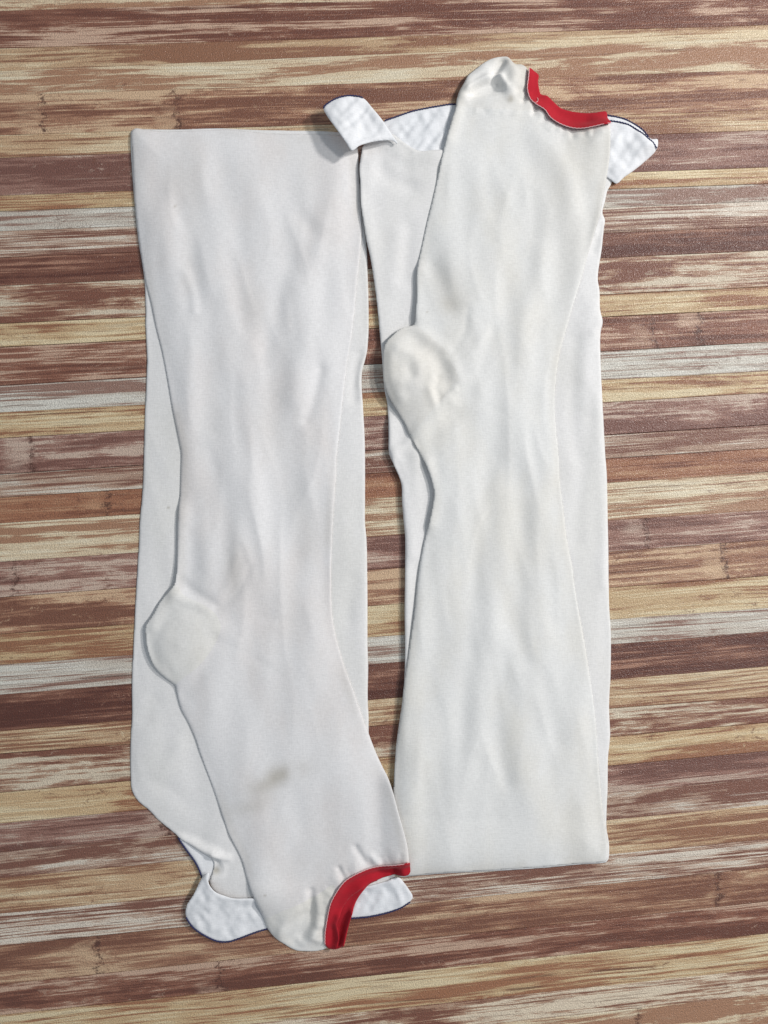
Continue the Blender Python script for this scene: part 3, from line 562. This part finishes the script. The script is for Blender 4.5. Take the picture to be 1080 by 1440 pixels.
# --- right stocking, upper half
wr_u2 = (1.0 * n_long[::-1, ::-1] + 1.2 * ridge[::-1, ::-1] + 0.3 * n_mid[::-1, ::-1]) * (0.35 + 0.65 * sstep(1190, 1080, YY)) * (0.5 + 0.5 * sstep(180, 260, YY)) + 0.5 * n_soft[:, ::-1]
wr_u2 = wr_u2 + strokes([
    ([(735, 170), (745, 230), (752, 330)], 11, -2.0), ([(765, 190), (790, 240), (806, 290)], 13, 2.6), ([(795, 200), (815, 250), (822, 290)], 10, -2.6), ([(842, 190), (838, 250)], 10, 1.6),
    ([(700, 240), (706, 330), (690, 400)], 15, 1.6), ([(795, 340), (790, 390), (775, 430)], 11, -2.4), ([(755, 350), (750, 410), (730, 460)], 13, 1.8), ([(770, 430), (758, 480), (764, 520)], 12, -2.0),
    ([(625, 330), (640, 380), (660, 430)], 14, 1.4), ([(610, 372), (625, 400), (634, 430)], 8, -1.6), ([(692, 460), (680, 510), (664, 545)], 8, -2.2), ([(735, 490), (720, 560), (735, 650)], 14, 2.0), ([(725, 520), (705, 600), (700, 640)], 11, -1.8),
    ([(640, 600), (650, 680), (650, 760)], 14, 1.8), ([(690, 650), (676, 740), (664, 840)], 12, -2.6), ([(745, 690), (735, 760), (725, 800)], 11, -1.8), ([(760, 600), (768, 690), (765, 780)], 13, 1.6), ([(715, 700), (700, 800), (690, 880)], 12, 2.0),
    ([(735, 830), (722, 870), (745, 930)], 10, -2.2), ([(660, 920), (650, 1000), (652, 1060)], 11, -2.2), ([(712, 930), (702, 1000), (712, 1100)], 9, -2.6), ([(684, 900), (676, 980), (670, 1050)], 12, 1.8), ([(735, 950), (732, 1030), (740, 1090)], 12, 1.8),
    ([(790, 880), (800, 960), (785, 1040)], 12, -1.8), ([(820, 1060), (810, 1110), (800, 1150)], 12, -1.8), ([(770, 900), (775, 980), (765, 1060)], 12, 1.4), ([(560, 1150), (640, 1155), (700, 1152)], 5, -0.4),
    # heel pouch
    ([(582, 460), (606, 478), (628, 496), (636, 512), (645, 532)], 7, 2.6), ([(590, 482), (610, 500), (622, 520), (628, 534)], 9, -4.6), ([(560, 492), (580, 500), (590, 520), (582, 538), (566, 540)], 6, 2.2), ([(574, 520), (578, 526)], 5, -1.6),
    ([(618, 560), (612, 545), (616, 532)], 4, -2.4), ([(622, 562), (640, 548)], 3.5, 2.4), ([(604, 548), (610, 566)], 4.5, 2.0), ([(580, 612), (606, 590), (634, 566)], 7, 2.6), ([(584, 628), (612, 608), (640, 585)], 9, -3.4), ([(548, 500), (550, 530), (564, 560)], 6, 2.0),
    # toe
    ([(708, 80), (700, 92), (694, 104), (700, 112)], 3.6, -5.89), ([(716, 74), (724, 100), (716, 120)], 7, 4.03), ([(660, 122), (676, 112), (694, 104), (706, 106), (712, 118)], 3.2, 4.65), ([(662, 128), (684, 126), (706, 124)], 6, -5.27), ([(668, 118), (690, 114)], 5, -3.10),
    ([(680, 90), (664, 108), (654, 130)], 7, 4.03), ([(738, 138), (744, 128)], 2.8, -3.72), ([(752, 156), (757, 146)], 2.6, -3.41)], 0.62)
wr_u2 = wr_u2 + blob(684, 118, 17, 6.5, -5.5, -0.28) + strokes([([(657, 124), (672, 112), (692, 102), (704, 104)], 3.5, 3.2), ([(715, 76), (706, 88), (697, 100)], 3.5, -3.5), ([(660, 134), (690, 133), (720, 128)], 5, 2.5), ([(722, 90), (728, 112), (722, 132)], 8, 2.0)])
wr_u2 = wr_u2 + strokes([([(645, 534), (690, 522), (735, 500)], 6, -0.6), ([(636, 552), (680, 566), (715, 585)], 6, -0.5), ([(632, 500), (652, 470), (658, 436)], 4, -1.0), ([(640, 515), (668, 490), (690, 455)], 5, 0.9)])
wr_u2 = wr_u2 + puckers(RSEAM2, 1, 19, 11, 5, 1.2, 0.15, 0.98) + puckers([(655, 148), (690, 151), (735, 154)], 1, 7, 5, 8, 0.9)
lift_u2 = blob(558, 515, 48, 48, 8) + stroke([(586, 380), (584, 440)], 9, 4) + stroke([(600, 655), (611, 694), (604, 735)], 8, 5) + blob(690, 105, 34, 30, 5) + stroke([(656, 110), (644, 140), (630, 190)], 8, 5) + stroke(RSEAM2, 10, 2.0)
u2 = Layer(U2_OUT, S2, 0.5, 1.0, 3, crown=4.2, cr=60, wr=wr_u2, lift=lift_u2, tent=16, zref=15)
S2u = u2.onto(S2)
r2 = Layer(R2_OUT, np.maximum(S2 * (YY > 130), np.where(u2.ins, u2.top - 0.8, 0)), 0.6, 0.7, 2.5, wr=0.12 * n_fine + 0.25 * n_mid, lift=3 + stroke(RSEAM2, 5, 1.0) + strokes([([(746, 138), (764, 126)], 3.5, -2.5), ([(752, 120), (750, 100)], 5, 1.5)]), tent=6, zref=16)

# ------------------------------------------------------------------ stains, darker patches, and pocket shade put into the colour
def yellowing(seed, amt):
    n = gnoise(16, 34, seed); return np.clip(amt * np.clip(n - 0.25, 0, 2), 0, 0.5)
st_u1 = yellowing(21, 0.09) * sstep(960, 760, YY) + blob(396, 1088, 23, 9, 0.6, -0.25) * sstep(-2.4, 0.6, n_mid) + blob(372, 1106, 18, 8, 0.38, -0.3) + blob(352, 1134, 22, 8, 0.28, -0.3) + blob(246, 290, 1.2, 2.0, 0.5, 0.6) + blob(373, 1258, 1.1, 1.1, 0.6) + blob(330, 800, 9, 28, .25) + blob(380, 1280, 16, 26, 0.18)  # smudges and specks; the long upright blob darkens a calf strip
st_u1 = st_u1 + 0.22 * np.exp(-((u1.sd + 6) / 7) ** 2) * sstep(-.4, .6, gnoise(20, 40, 31))  # tone shifts along the outline's inner rim, broken by noise
stain_shade_t1 = blob(237, 714, 1.1, 1.2, 0.8) + yellowing(22, 0.03) + blob(304, 1224, 4, 4, .8)  # last blob puts the pleat pocket's shade into the colour
st_u2 = yellowing(23, 0.07) + blob(719, 137, 3.5, 3.5, 0.7) + blob(624, 395, 18, 26, 0.28, -.5) + blob(632, 428, 12, 10, .3) + blob(601, 438, 1.1, 1.1, .6) + 0.18 * np.exp(-((u2.sd + 4) / 7) ** 2) * sstep(-.7, .4, gnoise(20, 40, 33)) + blob(800, 280, 40, 90, .2)  # includes a noise-broken tone along the inner rim
st_t2 = yellowing(24, 0.04)

# ------------------------------------------------------------------ objects
GRP = 'pair of stockings on the planks'
left = thing('compression_stocking', 345, 760, 'folded white stocking lying left, its red toe opening at the lower end', 'stocking', GRP)
right = thing('compression_stocking', 700, 660, 'folded white stocking lying right, its red toe opening at the upper end', 'stocking', GRP)
h1, o1 = sdf(HEEL1), sdf(TOE1); h2, o2 = sdf(HEEL2), sdf(TOE2)
build('thigh', [region(t1, None, stain_shade_t1)], MAT['thigh'], left)
tb = build('top_band', [region(b1), region(lb)], MAT['band'], left)
tube('edge_stitching', [(B1_EDGE, b1.top)], MAT['navy'], tb, 5, 1.0, 0.5, lift=0.9)
tube('edge_stitching', [(B1_BACK_EDGE, lb.top)], MAT['navy'], tb, 3, 1.0, 0.5, lift=0.9)
build('leg', [region(u1, np.maximum(-h1, -o1), st_u1)], MAT['leg'], left)
build('heel', [region(u1, h1, st_u1)], MAT['smooth'], left)
build('toe_cap', [region(u1, o1, st_u1)], MAT['smooth'], left)
rd = build('toe_band', [region(r1, None, 0.3 * np.clip(n_soft, 0, 1)), region(r1rear)], MAT['red'], left)
tube('band_stitching', [(RSEAM1, r1.zb)], MAT['pink'], rd, 13, 0.65, 0.25, 5)

build('thigh', [region(t2, None, st_t2)], MAT['thigh'], right)
tb = build('top_band', [region(bk), region(rf), region(rb), region(fl)], MAT['band'], right)
tube('edge_stitching', [(B2_BACK_EDGE[1:-2] , bk.top)], MAT['navy'], tb, 7, 1.0, 0.5, lift=0.9)
tube('edge_stitching', [(B2_RFRONT_EDGE, rf.top)], MAT['navy'], tb, 8, 1.0, 0.5, lift=0.9)
tube('edge_stitching', [(B2_RBACK_EDGE, rb.top)], MAT['navy'], tb, 5, 1.0, 0.5, lift=0.9)
tube('edge_stitching', [([(454.8, 154), (457.6, 150), (472, 141.4), (490, 136.5), (503.7, 136.6), (510, 138.4)], fl.top)], MAT['navy'], tb, 20, 1.0, 0.5, lift=0.9)
build('leg', [region(u2, np.maximum(-h2, -o2), st_u2)], MAT['leg_cream'], right)
build('heel', [region(u2, h2, st_u2)], MAT['smooth'], right)
build('toe_cap', [region(u2, o2, st_u2)], MAT['smooth'], right)
rd = build('toe_band', [region(r2, None, 0.3 * np.clip(n_soft, 0, 1))], MAT['red'], right)
tube('band_stitching', [(RSEAM2, r2.zb)], MAT['pink'], rd, 16, 0.65, 0.25, 5)
tube('loose_thread', [([(753.5, 142), (757, 140), (758.6, 136), (758, 132.5)], r2.top)], MAT['pink'], rd, 16, 0.45, 0, 5, 1.0)
